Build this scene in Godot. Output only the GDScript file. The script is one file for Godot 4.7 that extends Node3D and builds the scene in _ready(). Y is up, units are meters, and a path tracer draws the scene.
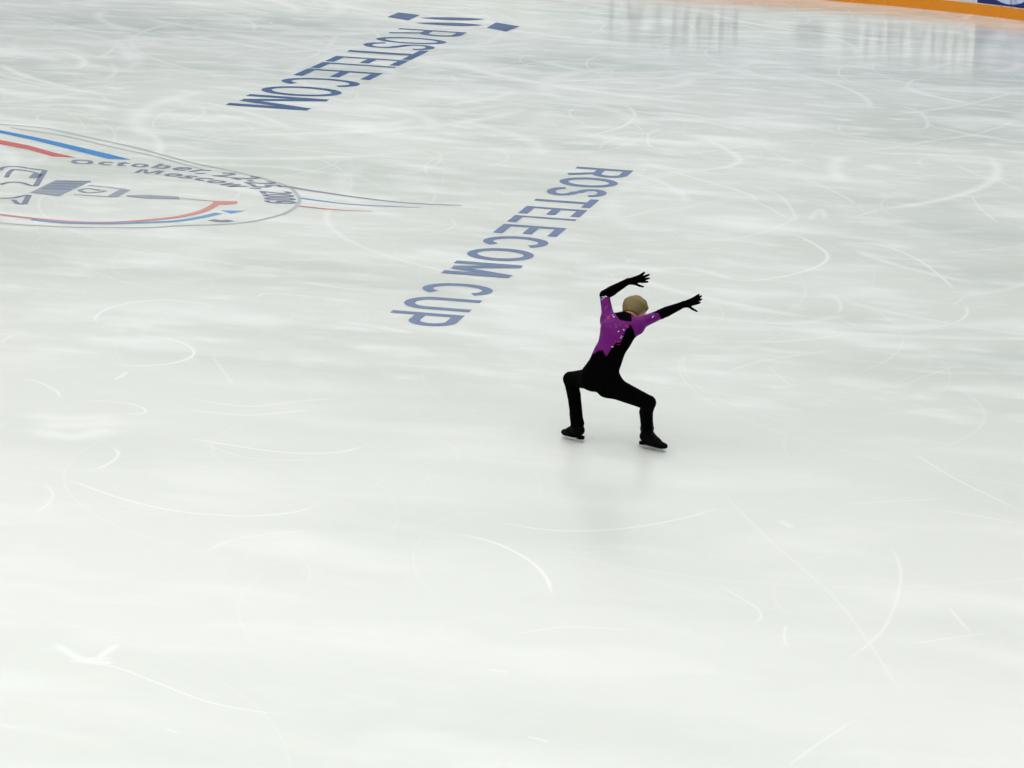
extends Node3D
# An ice rink seen from the stands: x runs across the rink, -z towards its far end, the origin is the ice under the skater.

const RINK_LEFT := -25.2
const RINK_RIGHT := 4.8
const RINK_FAR := -42.0
const RINK_NEAR := 17.6
const RINK_ROUND := 8.5
const SCRATCHES := [
	{"w": 0.018, "s": 0.75, "p": [-5.63, -3.47, -5.74, -3.76, -5.77, -4.20, -5.66, -4.65, -5.39, -4.97, -4.97, -4.92, -4.75, -4.74]},
	{"w": 0.02, "s": 0.75, "p": [-5.01, -1.69, -4.76, -1.60, -4.48, -1.78, -4.35, -2.13, -4.39, -2.48, -4.58, -2.82, -4.83, -3.01, -5.15, -3.04]},
	{"w": 0.015, "s": 0.6, "p": [-4.72, 0.11, -4.54, -0.00, -4.29, 0.02, -4.11, 0.17, -4.06, 0.36, -4.24, 0.52]},
	{"w": 0.02, "s": 0.5, "p": [-5.54, -0.65, -5.33, -0.58, -5.06, -0.29, -4.91, 0.01]},
	{"w": 0.02, "s": 0.5, "p": [-3.91, 2.68, -3.80, 2.55, -3.77, 2.23, -3.82, 1.91, -3.95, 1.73]},
	{"w": 0.016, "s": 0.6, "p": [-3.97, 2.96, -3.37, 3.45, -2.92, 3.69, -2.54, 3.74, -2.19, 3.64, -1.94, 3.40, -1.82, 3.08]},
	{"w": 0.02, "s": 0.6, "p": [-3.51, 1.15, -3.07, 1.29, -2.63, 1.40, -2.31, 1.35, -2.09, 1.18, -1.96, 0.87]},
	{"w": 0.03, "s": 0.4, "p": [-3.88, -0.42, -3.56, -0.29, -3.24, -0.30, -2.94, -0.64, -2.59, -0.97]},
	{"w": 0.02, "s": 0.3, "p": [-3.63, -1.08, -3.91, -1.73, -4.20, -2.40]},
	{"w": 0.02, "s": 0.6, "p": [-4.56, -5.47, -4.53, -5.77, -4.21, -5.80, -3.79, -5.75, -3.44, -5.67]},
	{"w": 0.03, "s": 0.6, "p": [-4.32, -6.57, -3.95, -6.42, -3.61, -6.42]},
	{"w": 0.1, "s": 0.45, "p": [-3.50, -4.54, -3.17, -4.47, -2.74, -4.28]},
	{"w": 0.02, "s": 0.5, "p": [-6.40, -2.80, -6.10, -2.72]},
	{"w": 0.02, "s": 0.4, "p": [-6.18, -2.15, -6.20, -2.57]},
	{"w": 0.02, "s": 0.3, "p": [-3.82, 4.24, -3.80, 3.89, -3.88, 3.50, -4.05, 3.21]},
	{"w": 0.03, "s": 0.25, "p": [-2.27, 4.94, -2.20, 4.54, -1.99, 4.20, -1.68, 3.95]},
	{"w": 0.2, "s": 0.42, "p": [-4.72, 1.31, -4.50, 1.47, -4.30, 1.47, -4.18, 1.18]},
	{"w": 0.2, "s": 0.3, "p": [-4.92, 0.81, -4.60, 0.84, -4.34, 0.65]},
	{"w": 0.03, "s": 0.5, "p": [-4.70, -0.91, -4.69, -1.10, -4.70, -1.29]},
	{"w": 0.05, "s": 0.3, "p": [-3.78, 0.07, -3.18, 0.08, -2.73, -0.37]},
	{"w": 0.02, "s": 0.3, "p": [-3.35, 1.24, -2.75, 1.72, -2.07, 1.55]},
	{"w": 0.03, "s": 0.6, "p": [-2.55, -21.25, -2.72, -20.46, -2.65, -19.60, -2.43, -18.86, -1.82, -18.76, -0.93, -20.33, 0.08, -21.34]},
	{"w": 0.035, "s": 0.6, "p": [-0.26, -19.70, 0.40, -20.19, 1.16, -21.71, 1.66, -22.68, 2.24, -24.94]},
	{"w": 0.04, "s": 0.5, "p": [0.28, -25.61, 0.70, -24.82, 0.92, -23.45, 0.89, -22.72]},
	{"w": 0.05, "s": 0.55, "p": [-2.60, -17.51, -2.10, -16.98, -1.46, -16.15, -0.92, -15.50, -0.60, -14.94, -0.57, -14.50]},
	{"w": 0.03, "s": 0.5, "p": [-1.25, -13.91, -0.61, -14.59, 0.02, -13.37, 0.01, -13.87, -0.34, -15.26, -0.96, -16.22]},
	{"w": 0.04, "s": 0.4, "p": [-1.18, -10.74, -0.77, -11.09, -0.24, -11.96, 0.01, -13.04, 0.06, -13.89]},
	{"w": 0.03, "s": 0.7, "p": [-0.28, -12.25, 0.20, -12.17, 0.61, -11.31, 0.75, -10.64, 0.67, -9.89, 0.37, -9.11, -0.02, -8.74, -0.59, -9.15, -1.08, -8.92]},
	{"w": 0.08, "s": 0.45, "p": [-1.09, -8.97, -0.61, -9.28, -0.12, -8.83]},
	{"w": 0.025, "s": 0.7, "p": [0.74, -11.82, 1.20, -11.89, 1.66, -11.22, 2.00, -10.24, 2.29, -9.16]},
	{"w": 0.025, "s": 0.55, "p": [2.43, -8.44, 2.51, -7.73, 2.40, -7.08, 1.96, -6.42, 1.47, -6.55, 1.18, -7.01]},
	{"w": 0.025, "s": 0.5, "p": [0.74, -8.44, 1.06, -8.20, 1.20, -7.63, 1.21, -7.14]},
	{"w": 0.03, "s": 0.6, "p": [0.73, -13.89, 0.98, -14.59]},
	{"w": 0.06, "s": 0.45, "p": [0.26, -13.33, 0.28, -14.34, 0.43, -13.57]},
	{"w": 0.02, "s": 0.55, "p": [1.91, -11.49, 2.33, -11.99, 2.84, -12.60]},
	{"w": 0.04, "s": 0.5, "p": [1.60, -19.36, 1.92, -18.51, 2.27, -17.91, 2.63, -17.15]},
	{"w": 0.025, "s": 0.5, "p": [2.00, -16.46, 2.16, -15.47, 2.47, -14.26]},
	{"w": 0.03, "s": 0.5, "p": [-0.35, -17.12, 0.09, -16.39, 0.54, -15.35, 0.66, -14.88]},
	{"w": 0.02, "s": 0.3, "p": [0.83, -4.06, 1.22, -3.02]},
	{"w": 0.02, "s": 0.3, "p": [2.10, -3.39, 2.43, -4.34, 2.63, -4.84]},
	{"w": 0.03, "s": 0.35, "p": [2.32, -8.14, 2.50, -9.25]},
	{"w": 0.06, "s": 0.4, "p": [-1.90, -12.41, -1.64, -13.20, -1.37, -13.68]},
	{"w": 0.04, "s": 0.4, "p": [-0.97, -21.67, 0.02, -21.99, 0.84, -22.93]},
	{"w": 0.05, "s": 0.35, "p": [0.21, -5.07, 0.88, -5.37, 1.47, -6.08]},
	{"w": 0.03, "s": 0.35, "p": [0.52, -3.52, 0.77, -4.24, 1.44, -5.18]},
	{"w": 0.1, "s": 0.4, "p": [0.05, -6.26, 0.84, -6.38, 1.26, -7.05]},
	{"w": 0.14, "s": 0.6, "p": [-2.99, -22.69, -2.64, -22.64, -2.27, -22.51]},
	{"w": 0.06, "s": 0.5, "p": [-3.16, -20.44, -2.79, -20.19, -2.68, -20.94]},
	{"w": 0.04, "s": 0.4, "p": [0.55, -17.99, 1.13, -17.90, 1.97, -17.76]},
	{"w": 0.012, "s": 0.5, "p": [-2.56, 7.64, -2.29, 7.98, -2.00, 8.06, -1.66, 8.31, -1.25, 8.61, -0.91, 8.72, -0.59, 8.72]},
	{"w": 0.045, "s": 0.42, "p": [-2.56, 7.64, -2.29, 7.92, -2.11, 7.86]},
	{"w": 0.04, "s": 0.4, "p": [-2.16, 7.52, -2.18, 7.88]},
	{"w": 0.05, "s": 0.5, "p": [-2.32, 7.99, -2.09, 7.97]},
	{"w": 0.02, "s": 0.3, "p": [-1.32, 9.27, -1.25, 9.32]},
	{"w": 0.03, "s": 0.25, "p": [-2.32, 9.51, -2.21, 9.55]},
	{"w": 0.02, "s": 0.55, "p": [-0.69, 3.61, -0.29, 3.84, 0.04, 4.26, 0.25, 4.71, 0.39, 5.21]},
	{"w": 0.015, "s": 0.55, "p": [-0.47, 3.14, 0.04, 3.28, 0.53, 3.05, 0.97, 2.49, 1.18, 2.01]},
	{"w": 0.018, "s": 0.32, "p": [2.58, 2.74, 2.72, 3.34, 2.79, 4.19, 2.77, 5.35, 2.59, 6.32]},
	{"w": 0.012, "s": 0.55, "p": [2.48, -0.71, 2.93, 0.25, 3.56, 1.28]},
	{"w": 0.012, "s": 0.55, "p": [2.88, 1.45, 3.29, 1.59, 3.58, 1.72]},
	{"w": 0.018, "s": 0.2, "p": [1.03, 1.22, 1.63, 2.82, 2.44, 4.82, 3.12, 7.26]},
	{"w": 0.015, "s": 0.4, "p": [2.12, 1.54, 2.93, 1.01]},
	{"w": 0.015, "s": 0.35, "p": [1.50, 4.50, 1.87, 5.11, 1.89, 5.51]},
	{"w": 0.015, "s": 0.35, "p": [2.10, 5.43, 2.12, 5.74, 2.17, 6.02]},
	{"w": 0.02, "s": 0.3, "p": [0.31, 6.39, 0.61, 6.05, 1.10, 5.95]},
	{"w": 0.015, "s": 0.4, "p": [2.99, 5.65, 3.50, 5.16]},
	{"w": 0.015, "s": 0.4, "p": [3.18, 4.55, 3.29, 4.92, 3.38, 5.20]},
	{"w": 0.05, "s": 0.4, "p": [1.71, 2.30, 1.79, 2.47]},
	{"w": 0.015, "s": 0.3, "p": [2.48, 8.81, 2.63, 8.20, 2.79, 7.64]},
	{"w": 0.02, "s": 0.4, "p": [0.33, 7.27, 0.45, 7.30]},
	{"w": 0.02, "s": 0.4, "p": [0.85, 8.69, 0.97, 8.75]},
	{"w": 0.09, "s": 0.4, "p": [-15.20, -29.37, -14.51, -29.60, -13.86, -29.81]},
	{"w": 0.06, "s": 0.7, "p": [-14.06, -28.75, -13.09, -28.28, -12.09, -27.85]},
	{"w": 0.05, "s": 0.5, "p": [-12.06, -24.61, -12.20, -25.91, -12.56, -27.54]},
	{"w": 0.07, "s": 0.5, "p": [-12.45, -21.09, -11.76, -21.33, -11.21, -20.82]},
	{"w": 0.06, "s": 0.45, "p": [-11.21, -20.82, -10.78, -21.93, -10.24, -22.78]},
	{"w": 0.12, "s": 0.55, "p": [-13.12, -30.79, -11.77, -29.83, -10.78, -29.82]},
	{"w": 0.08, "s": 0.8, "p": [-12.16, -28.68, -10.85, -28.02, -9.99, -27.33]},
	{"w": 0.05, "s": 0.45, "p": [-11.58, -23.96, -10.97, -23.96, -10.17, -23.54]},
	{"w": 0.05, "s": 0.55, "p": [-9.46, -21.36, -9.11, -21.91, -8.87, -22.39]},
	{"w": 0.15, "s": 0.4, "p": [-10.94, -21.31, -10.74, -21.27]},
	{"w": 0.08, "s": 0.45, "p": [-10.40, -25.86, -10.32, -26.50]},
	{"w": 0.2, "s": 0.4, "p": [-13.78, -25.09, -13.20, -25.87, -12.38, -24.99]},
	{"w": 0.04, "s": 0.4, "p": [-10.72, -20.45, -10.42, -19.82, -9.77, -19.25, -9.25, -19.24]},
	{"w": 0.15, "s": 0.35, "p": [-11.18, -17.23, -10.93, -17.23]},
	{"w": 0.08, "s": 0.4, "p": [-12.72, -33.29, -11.71, -32.98]},
	{"w": 0.1, "s": 0.7, "p": [-11.24, -28.31, -10.59, -27.92, -9.90, -27.31]},
	{"w": 0.06, "s": 0.55, "p": [-9.60, -25.73, -9.16, -26.50, -9.34, -29.01, -9.47, -30.03, -8.80, -31.04]},
	{"w": 0.03, "s": 0.5, "p": [-7.44, -22.46, -7.06, -21.43, -6.43, -21.59, -6.25, -22.11]},
	{"w": 0.04, "s": 0.5, "p": [-7.22, -24.81, -6.85, -24.95, -6.68, -25.61, -6.34, -24.66]},
	{"w": 0.06, "s": 0.45, "p": [-6.59, -25.67, -6.07, -26.71, -5.61, -27.73]},
	{"w": 0.1, "s": 0.5, "p": [-9.55, -22.06, -8.99, -22.18]},
	{"w": 0.15, "s": 0.45, "p": [-6.95, -19.32, -6.26, -19.52, -6.09, -20.00]},
	{"w": 0.1, "s": 0.5, "p": [-12.31, -33.56, -11.43, -32.89]},
	{"w": 0.25, "s": 0.4, "p": [-8.68, -29.99, -7.36, -30.57, -6.39, -32.06]},
	{"w": 0.12, "s": 0.5, "p": [-9.67, -36.07, -8.64, -35.79]},
	{"w": 0.2, "s": 0.5, "p": [-3.32, -29.87, -2.13, -28.27, -1.45, -27.94]},
	{"w": 0.12, "s": 0.55, "p": [-3.81, -26.51, -2.82, -28.61, -2.39, -30.46]},
	{"w": 0.15, "s": 0.5, "p": [-5.73, -28.36, -4.56, -27.23, -3.27, -28.33]},
	{"w": 0.1, "s": 0.55, "p": [-3.70, -32.66, -1.97, -32.73, -0.29, -33.12, 1.82, -32.12]},
	{"w": 0.06, "s": 0.6, "p": [0.16, -24.10, 1.22, -26.02, 2.00, -28.56]},
	{"w": 0.1, "s": 0.45, "p": [-1.77, -30.85, -0.05, -30.32, 0.79, -32.46]},
	{"w": 0.06, "s": 0.6, "p": [0.23, -27.79, 0.25, -28.98, 0.43, -29.38]},
	{"w": 0.08, "s": 0.4, "p": [-0.50, -21.89, 0.42, -21.24, 1.57, -20.75]},
	{"w": 0.15, "s": 0.4, "p": [-5.18, -23.60, -3.70, -23.80, -2.95, -24.92]},
	{"w": 0.08, "s": 0.6, "p": [-2.03, -20.45, -1.19, -18.18, -1.68, -16.90, -2.43, -17.51]},
	{"w": 0.22, "s": 0.55, "p": [-1.64, -8.70, -1.37, -9.04, -0.91, -8.98]},
	{"w": 0.2, "s": 0.5, "p": [-1.65, -7.75, -1.39, -7.80]},
	{"w": 0.3, "s": 0.5, "p": [-12.68, -27.99, -10.57, -27.69]},
	{"w": 0.25, "s": 0.6, "p": [-11.59, -29.59, -9.67, -28.11, -8.06, -26.89]},
	{"w": 0.2, "s": 0.5, "p": [-5.82, -30.76, -4.51, -31.10]},
	{"w": 0.3, "s": 0.45, "p": [-4.52, -23.32, -3.36, -23.61]},
	{"w": 0.25, "s": 0.35, "p": [-4.71, 1.14, -4.49, 1.08, -4.24, 0.87]},
]
const EMBLEM := [
	{"n": "rim_line", "m": "grey", "w": 0.05, "p": [-10.99, -16.66, -10.65, -16.64, -10.23, -16.53, -9.46, -15.94, -8.70, -15.37, -8.28, -14.96, -7.63, -14.36, -7.17, -14.05, -6.57, -13.55, -6.13, -13.06, -5.87, -12.49, -5.72, -12.03, -5.64, -11.50, -5.65, -10.87, -5.86, -10.16, -6.17, -9.79, -6.50, -9.55, -6.89, -9.20, -7.71, -8.87, -8.39, -8.81]},
	{"n": "rim_line", "m": "grey", "w": 0.04, "p": [-10.77, -16.40, -10.17, -16.14, -9.72, -15.88, -9.07, -15.33, -8.27, -14.73, -7.39, -13.88]},
	{"n": "blue_sweep", "m": "blue", "p": [-10.82, -16.11, -10.20, -15.71, -9.59, -15.24, -8.86, -14.65, -8.47, -14.30, -8.76, -14.25, -9.49, -14.87, -10.13, -15.42, -10.74, -15.86]},
	{"n": "red_sweep", "m": "red", "p": [-10.53, -15.23, -10.03, -14.92, -9.55, -14.46, -9.14, -14.15, -9.45, -14.11, -9.94, -14.57, -10.40, -14.84]},
	{"n": "red_arc", "m": "thinred", "w": 0.1, "p": [-8.59, -9.39, -8.10, -9.28, -7.62, -9.27, -7.21, -9.46, -6.84, -9.90, -6.68, -10.18, -6.57, -10.57, -6.54, -11.04, -6.56, -11.43]},
	{"n": "blue_arc", "m": "thinblue", "w": 0.1, "p": [-8.15, -9.21, -7.76, -9.15, -7.43, -9.25, -7.19, -9.37, -6.78, -9.70, -6.60, -9.90, -6.45, -10.24, -6.34, -10.63]},
	{"n": "red_arrow", "m": "thinred", "p": [-6.66, -11.48, -6.37, -11.60, -6.33, -11.41, -6.43, -11.27, -6.53, -11.24]},
	{"n": "blue_arrow", "m": "thinblue", "p": [-6.38, -10.84, -6.11, -10.95, -6.20, -10.66]},
	{"n": "small_letters", "m": "slate", "w": 0.13, "p": [-6.29, -10.11, -6.16, -10.06, -6.07, -10.17]},
	{"n": "blue_streak", "m": "thinblue", "w": 0.08, "w1": 0.02, "p": [-5.75, -12.20, -5.48, -12.10, -5.09, -12.00, -4.50, -12.09, -4.27, -12.16]},
	{"n": "red_streak", "m": "thinred", "w": 0.08, "w1": 0.02, "p": [-5.62, -11.59, -5.35, -11.53, -5.04, -11.52, -4.73, -11.60]},
	{"n": "grey_streak", "m": "lead", "w": 0.12, "w1": 0.03, "p": [-6.17, -13.05, -5.88, -12.89, -5.65, -12.79, -5.10, -12.56, -4.45, -12.42, -3.84, -12.55]},
	{"n": "outline", "m": "slate", "w": 0.055, "p": [-9.66, -12.66, -9.70, -12.92, -9.59, -13.06, -9.40, -12.98, -9.17, -12.92]},
	{"n": "outline", "m": "slate", "w": 0.07, "per": 1, "p": [-9.17, -12.92, -8.88, -11.64]},
	{"n": "outline", "m": "slate", "w": 0.06, "p": [-8.88, -11.64, -8.96, -11.66, -9.12, -11.81, -9.26, -11.76, -9.29, -11.54]},
	{"n": "outline", "m": "slate", "w": 0.06, "p": [-9.54, -12.81, -9.51, -12.55, -9.41, -12.13]},
	{"n": "outline", "m": "slate", "w": 0.05, "p": [-9.54, -12.81, -9.37, -12.78, -9.16, -12.62]},
	{"n": "outline", "m": "slate", "w": 0.125, "per": 1, "p": [-9.16, -12.62, -9.10, -12.23]},
	{"n": "outline", "m": "slate", "w": 0.06, "p": [-8.96, -10.53, -8.84, -10.61, -8.79, -10.79, -8.73, -10.92]},
	{"n": "outline", "m": "slate", "w": 0.07, "per": 1, "p": [-8.73, -10.92, -8.57, -10.24]},
	{"n": "outline", "m": "slate", "w": 0.06, "p": [-8.57, -10.24, -8.65, -10.25, -8.78, -10.49]},
	{"n": "plate", "m": "lead", "p": [-8.81, -12.18, -8.39, -12.25, -8.39, -10.99, -8.78, -11.12]},
	{"n": "bar", "m": "slate", "w": 0.125, "per": 1, "p": [-8.78, -12.12, -8.39, -12.28]},
	{"n": "bar", "m": "slate", "w": 0.125, "per": 1, "p": [-8.77, -11.91, -8.41, -12.04]},
	{"n": "bar", "m": "slate", "w": 0.125, "per": 1, "p": [-8.76, -11.71, -8.42, -11.81]},
	{"n": "bar", "m": "slate", "w": 0.125, "per": 1, "p": [-8.75, -11.50, -8.42, -11.59]},
	{"n": "bar", "m": "lead", "w": 0.125, "per": 1, "p": [-8.74, -11.30, -8.42, -11.35]},
	{"n": "bar", "m": "lead", "w": 0.1, "per": 1, "p": [-8.78, -11.15, -8.41, -11.06]},
	{"n": "box_line", "m": "lead", "w": 0.045, "p": [-8.33, -11.97, -8.09, -11.95, -7.83, -11.87]},
	{"n": "box_line", "m": "lead", "w": 0.045, "p": [-8.27, -11.20, -8.03, -11.22, -7.80, -11.24]},
	{"n": "ring_line", "m": "lead", "w": 0.06, "p": [-8.09, -11.68, -8.26, -11.73, -8.30, -11.54, -8.16, -11.42, -8.05, -11.54, -8.02, -11.66]},
	{"n": "slanted_bar", "m": "lead", "w": 0.13, "per": 1, "p": [-7.81, -11.25, -7.82, -11.61, -7.83, -11.87]},
	{"n": "tail", "m": "lead", "p": [-7.70, -11.44, -7.47, -11.59, -7.10, -11.62, -7.03, -11.43, -7.39, -11.31, -7.65, -11.33]},
	{"n": "tail_line", "m": "grey", "w": 0.05, "p": [-7.07, -11.52, -6.85, -11.50, -6.63, -11.48]},
]
const DATE_LINE := [-9.08, -13.61, -8.83, -13.69, -8.64, -13.73, -8.45, -13.75, -8.03, -13.77, -7.74, -13.75, -7.46, -13.67, -7.15, -13.47, -6.92, -13.41, -6.67, -13.13, -6.45, -12.79, -6.25, -12.36, -6.10, -11.92, -6.02, -11.62]
const CITY_LINE := [-8.17, -13.25, -7.97, -13.28, -7.78, -13.24, -7.51, -13.14, -7.27, -13.05, -6.99, -12.87, -6.68, -12.63]
const JOINTS := {"pelvis": [-0.108, 0.568, 0.121], "hipL": [-0.180, 0.568, 0.103], "hipR": [-0.033, 0.528, 0.148], "kneeL": [-0.418, 0.505, -0.129], "ankL": [-0.313, 0.108, 0.035], "kneeR": [0.328, 0.443, 0.307], "ankR": [0.284, 0.107, 0.000], "waist": [-0.066, 0.772, 0.103], "chest": [-0.010, 0.957, 0.053], "neck": [0.070, 1.098, 0.008], "shL": [-0.107, 1.068, -0.062], "shR": [0.165, 1.068, 0.113], "elL": [-0.167, 1.248, -0.173], "wrL": [0.020, 1.371, -0.227], "elR": [0.333, 1.137, -0.059], "wrR": [0.511, 1.215, -0.193], "head": [0.113, 1.155, -0.111]}
const PURPLE_AREA := [-0.206, 1.242, -0.085, 1.247, -0.063, 1.158, -0.034, 1.090, 0.000, 1.050, 0.065, 1.041, 0.098, 1.042, 0.094, 1.119, 0.171, 1.123, 0.263, 1.127, 0.323, 1.124, 0.359, 1.062, 0.294, 0.989, 0.181, 0.915, 0.137, 0.913, 0.115, 0.970, 0.089, 1.015, 0.062, 0.985, 0.043, 0.944, 0.026, 0.891, 0.013, 0.861, -0.019, 0.862, -0.055, 0.824, -0.084, 0.764, -0.105, 0.735, -0.131, 0.786, -0.160, 0.790, -0.211, 0.753, -0.234, 0.862, -0.205, 0.991, -0.186, 1.061, -0.199, 1.089]
const STONES := [[-0.008, 0.953, 0.004, 1, 0, 1.5], [0.035, 0.969, 0.004, 1, 0, 1.7], [0.015, 0.902, 0.004, 1, 0, 1.3], [-0.060, 0.826, 0.01, 2, 0, 1.2], [-0.136, 1.234, 0.02, 9, 0, 1.1], [0.282, 1.091, 0.012, 3, 0, 1.1], [-0.099, 1.070, 0.018, 12, 1, 1.1], [-0.059, 1.084, 0.01, 4, 0, 1.2], [0.062, 0.991, 0.01, 3, 1, 1.3], [-0.013, 0.860, 0.022, 8, 1, 0.9], [-0.052, 0.833, 0.015, 5, 1, 0.9], [0.018, 0.931, 0.02, 3, 0, 0.7], [-0.042, 0.975, 0.05, 6, 0, 0.45], [-0.133, 1.167, 0.03, 4, 0, 0.45], [-0.154, 0.900, 0.04, 4, 0, 0.4]]
const HAND_LEFT := [0.099, 1.413, -0.241, 0.153, 1.453, -0.261, 0.114, 1.405, -0.244, 0.192, 1.435, -0.273, 0.118, 1.392, -0.239, 0.195, 1.404, -0.273, 0.111, 1.378, -0.233, 0.184, 1.373, -0.276, 0.085, 1.356, -0.228, 0.149, 1.330, -0.260]
const HAND_RIGHT := [0.568, 1.256, -0.203, 0.636, 1.304, -0.225, 0.578, 1.246, -0.204, 0.656, 1.292, -0.234, 0.581, 1.233, -0.200, 0.659, 1.266, -0.234, 0.576, 1.218, -0.194, 0.647, 1.235, -0.237, 0.560, 1.203, -0.191, 0.628, 1.161, -0.218]
const BLADE_LEFT := [-0.253, 0.069, -0.451, -0.046]
const BLADE_RIGHT := [0.243, 0.044, 0.484, 0.205]

const LAMP_ENERGY := [100.0, 100.0, 98.0, 90.0, 82.0, 76.0, 77.0, 106.0, 170.0]
const HALL_WALL := Color(0.66, 0.74, 0.79)
const HALL_CEIL := Color(0.5, 0.52, 0.54)
const HALL_STEP := Color(0.56, 0.66, 0.73)
const ICE_BASE := Color(0.87, 0.877, 0.861)
const ICE_DULL := Color(0.787, 0.808, 0.787)
const ICE_SNOW := Color(0.975, 0.98, 0.98)
const ICE_ROUGH := 0.26
const ICE_GLOSSY := 0.13
const ICE_SPEC := 0.23
const PAINT_NEAR := Color(0.46, 0.52, 0.65)
const PAINT_FAR := Color(0.3, 0.39, 0.56)
const PURPLE := Color(0.4, 0.065, 0.42)
const BANNER_NAVY_0 := 4.43
const BANNER_NAVY_1 := 8.5
const BANNER_WHITE_0 := 0.4
const BANNER_TEXT_1 := 1.6
const BANNER_TEXT_2 := -3.2
const NEAR_AT := [16.52, 15.70, 15.62, 14.75, 14.65, 13.92, 13.78, 13.06, 12.88, 12.27, 12.11, 11.57, 11.40, 10.70, 10.56, 9.74, 9.66, 8.79, 8.62, 7.75, 7.21, 6.46, 6.30, 5.58, 5.38, 4.68]
const FAR_AT := [31.84, 30.93, 30.50, 29.55, 29.49, 28.65, 28.65, 27.20, 27.10, 26.30, 26.15, 25.30, 25.20, 24.20, 24.06, 23.00, 22.90, 21.75, 21.60, 20.20]

func _ready() -> void:
	var cam := Camera3D.new()
	cam.name = "camera"
	cam.fov = 11.85
	cam.near = 0.1
	cam.far = 200.0
	cam.position = Vector3(4.54, 6.72, 30.58)
	cam.basis = Basis.from_euler(Vector3(deg_to_rad(-11.42), deg_to_rad(10.09), deg_to_rad(2.63)))
	add_child(cam)
	cam.current = true
	var env := Environment.new()
	env.background_mode = Environment.BG_COLOR
	env.background_color = Color(0.02, 0.022, 0.025)
	env.tonemap_mode = Environment.TONE_MAPPER_LINEAR
	env.tonemap_exposure = 1.0
	env.sdfgi_enabled = true
	env.ssao_enabled = true
	env.ssil_enabled = true
	var we := WorldEnvironment.new()
	we.name = "surroundings"
	we.environment = env
	add_child(we)
	build_lamps()
	build_hall()
	build_ice()
	build_boards()
	build_near_lettering()
	build_far_lettering()
	build_emblem()
	build_skater()

# ---------------------------------------------------------------- helpers

func tag(o: Node, label: String, category := "", group := "", kind := "") -> void:
	if label: o.set_meta("label", label)
	if category: o.set_meta("category", category)
	if group: o.set_meta("group", group)
	if kind: o.set_meta("kind", kind)

func thing(called: String, label: String, category: String, group := "") -> Node3D:
	var o := Node3D.new()
	o.name = called
	add_child(o, true)
	tag(o, label, category, group)
	return o

func put(called: String, mesh: Mesh, mat: Material, parent: Node = self) -> MeshInstance3D:
	var o := MeshInstance3D.new()
	o.name = called
	o.mesh = mesh
	if mat: o.material_override = mat
	parent.add_child(o, true)
	return o

func mat(c: Color, rough := 0.6, metal := 0.0, spec := 0.5) -> StandardMaterial3D:
	var m := StandardMaterial3D.new()
	m.albedo_color = c
	m.roughness = rough
	m.metallic = metal
	m.metallic_specular = spec
	return m

func box(size: Vector3) -> BoxMesh:
	var b := BoxMesh.new()
	b.size = size
	return b

func block(called: String, lo: Vector3, hi: Vector3, m: Material, parent: Node = self) -> MeshInstance3D:
	var o := put(called, box(hi - lo), m, parent)
	o.position = (lo + hi) / 2
	return o

func smooth_line(p: PackedVector2Array, per := 8) -> PackedVector2Array:
	var out := PackedVector2Array()
	for i in p.size() - 1:
		var a := p[maxi(i - 1, 0)]
		var d := p[mini(i + 2, p.size() - 1)]
		for k in per:
			out.append(p[i].cubic_interpolate(p[i + 1], a, d, float(k) / per))
	out.append(p[p.size() - 1])
	return out

func resampled(p: PackedVector2Array, step: float) -> PackedVector2Array:
	var out := PackedVector2Array([p[0]])
	var left := step
	for i in p.size() - 1:
		var a := p[i]
		var l := a.distance_to(p[i + 1])
		var at := 0.0
		while l - at >= left:
			at += left
			left = step
			out.append(a.lerp(p[i + 1], at / l))
		left -= l - at
	out.append(p[p.size() - 1])
	return out

func pairs(flat: Array) -> PackedVector2Array:
	var p := PackedVector2Array()
	for i in range(0, flat.size(), 2):
		p.append(Vector2(flat[i], flat[i + 1]))
	return p

# A flat band along a line of the plane, mapped onto the ice by a 2D transform (x, z).
func band(st: SurfaceTool, p: PackedVector2Array, w0: float, w1: float, t := Transform2D(), closed := false, y := 0.004, taper := false) -> void:
	var n := p.size()
	var l := PackedVector2Array()
	var r := PackedVector2Array()
	for i in n:
		var a := p[(i - 1 + n) % n] if closed or i > 0 else p[i]
		var b := p[(i + 1) % n] if closed or i < n - 1 else p[i]
		var d1 := (p[i] - a).normalized()
		var d2 := (b - p[i]).normalized()
		if a == p[i]: d1 = d2
		if b == p[i]: d2 = d1
		var m := (d1 + d2).normalized()
		var nn := Vector2(-m.y, m.x)
		var f := 1.0 / maxf(0.5, absf(m.dot(d1)))
		var u := float(i) / maxf(1, n - 1)
		var w := lerpf(w0, w1, u) * 0.5
		if taper: w *= sin(PI * clampf(u, 0.02, 0.98))
		l.append(t * (p[i] + nn * w * f))
		r.append(t * (p[i] - nn * w * f))
	for i in (n if closed else n - 1):
		var j := (i + 1) % n
		quad(st, l[i], l[j], r[j], r[i], y)

func quad(st: SurfaceTool, a: Vector2, b: Vector2, c: Vector2, d: Vector2, y: float) -> void:
	flat_triangle(st, a, b, c, y)
	flat_triangle(st, a, c, d, y)

func flat_triangle(st: SurfaceTool, a: Vector2, b: Vector2, c: Vector2, y: float) -> void:
	# lies face up, clockwise seen from above
	st.set_normal(Vector3.UP)
	for q in ([a, b, c] if (b - a).cross(c - a) > 0.0 else [a, c, b]):
		st.add_vertex(Vector3(q.x, y, q.y))

func begin() -> SurfaceTool:
	var st := SurfaceTool.new()
	st.begin(Mesh.PRIMITIVE_TRIANGLES)
	return st

# ---------------------------------------------------------------- light and hall

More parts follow.
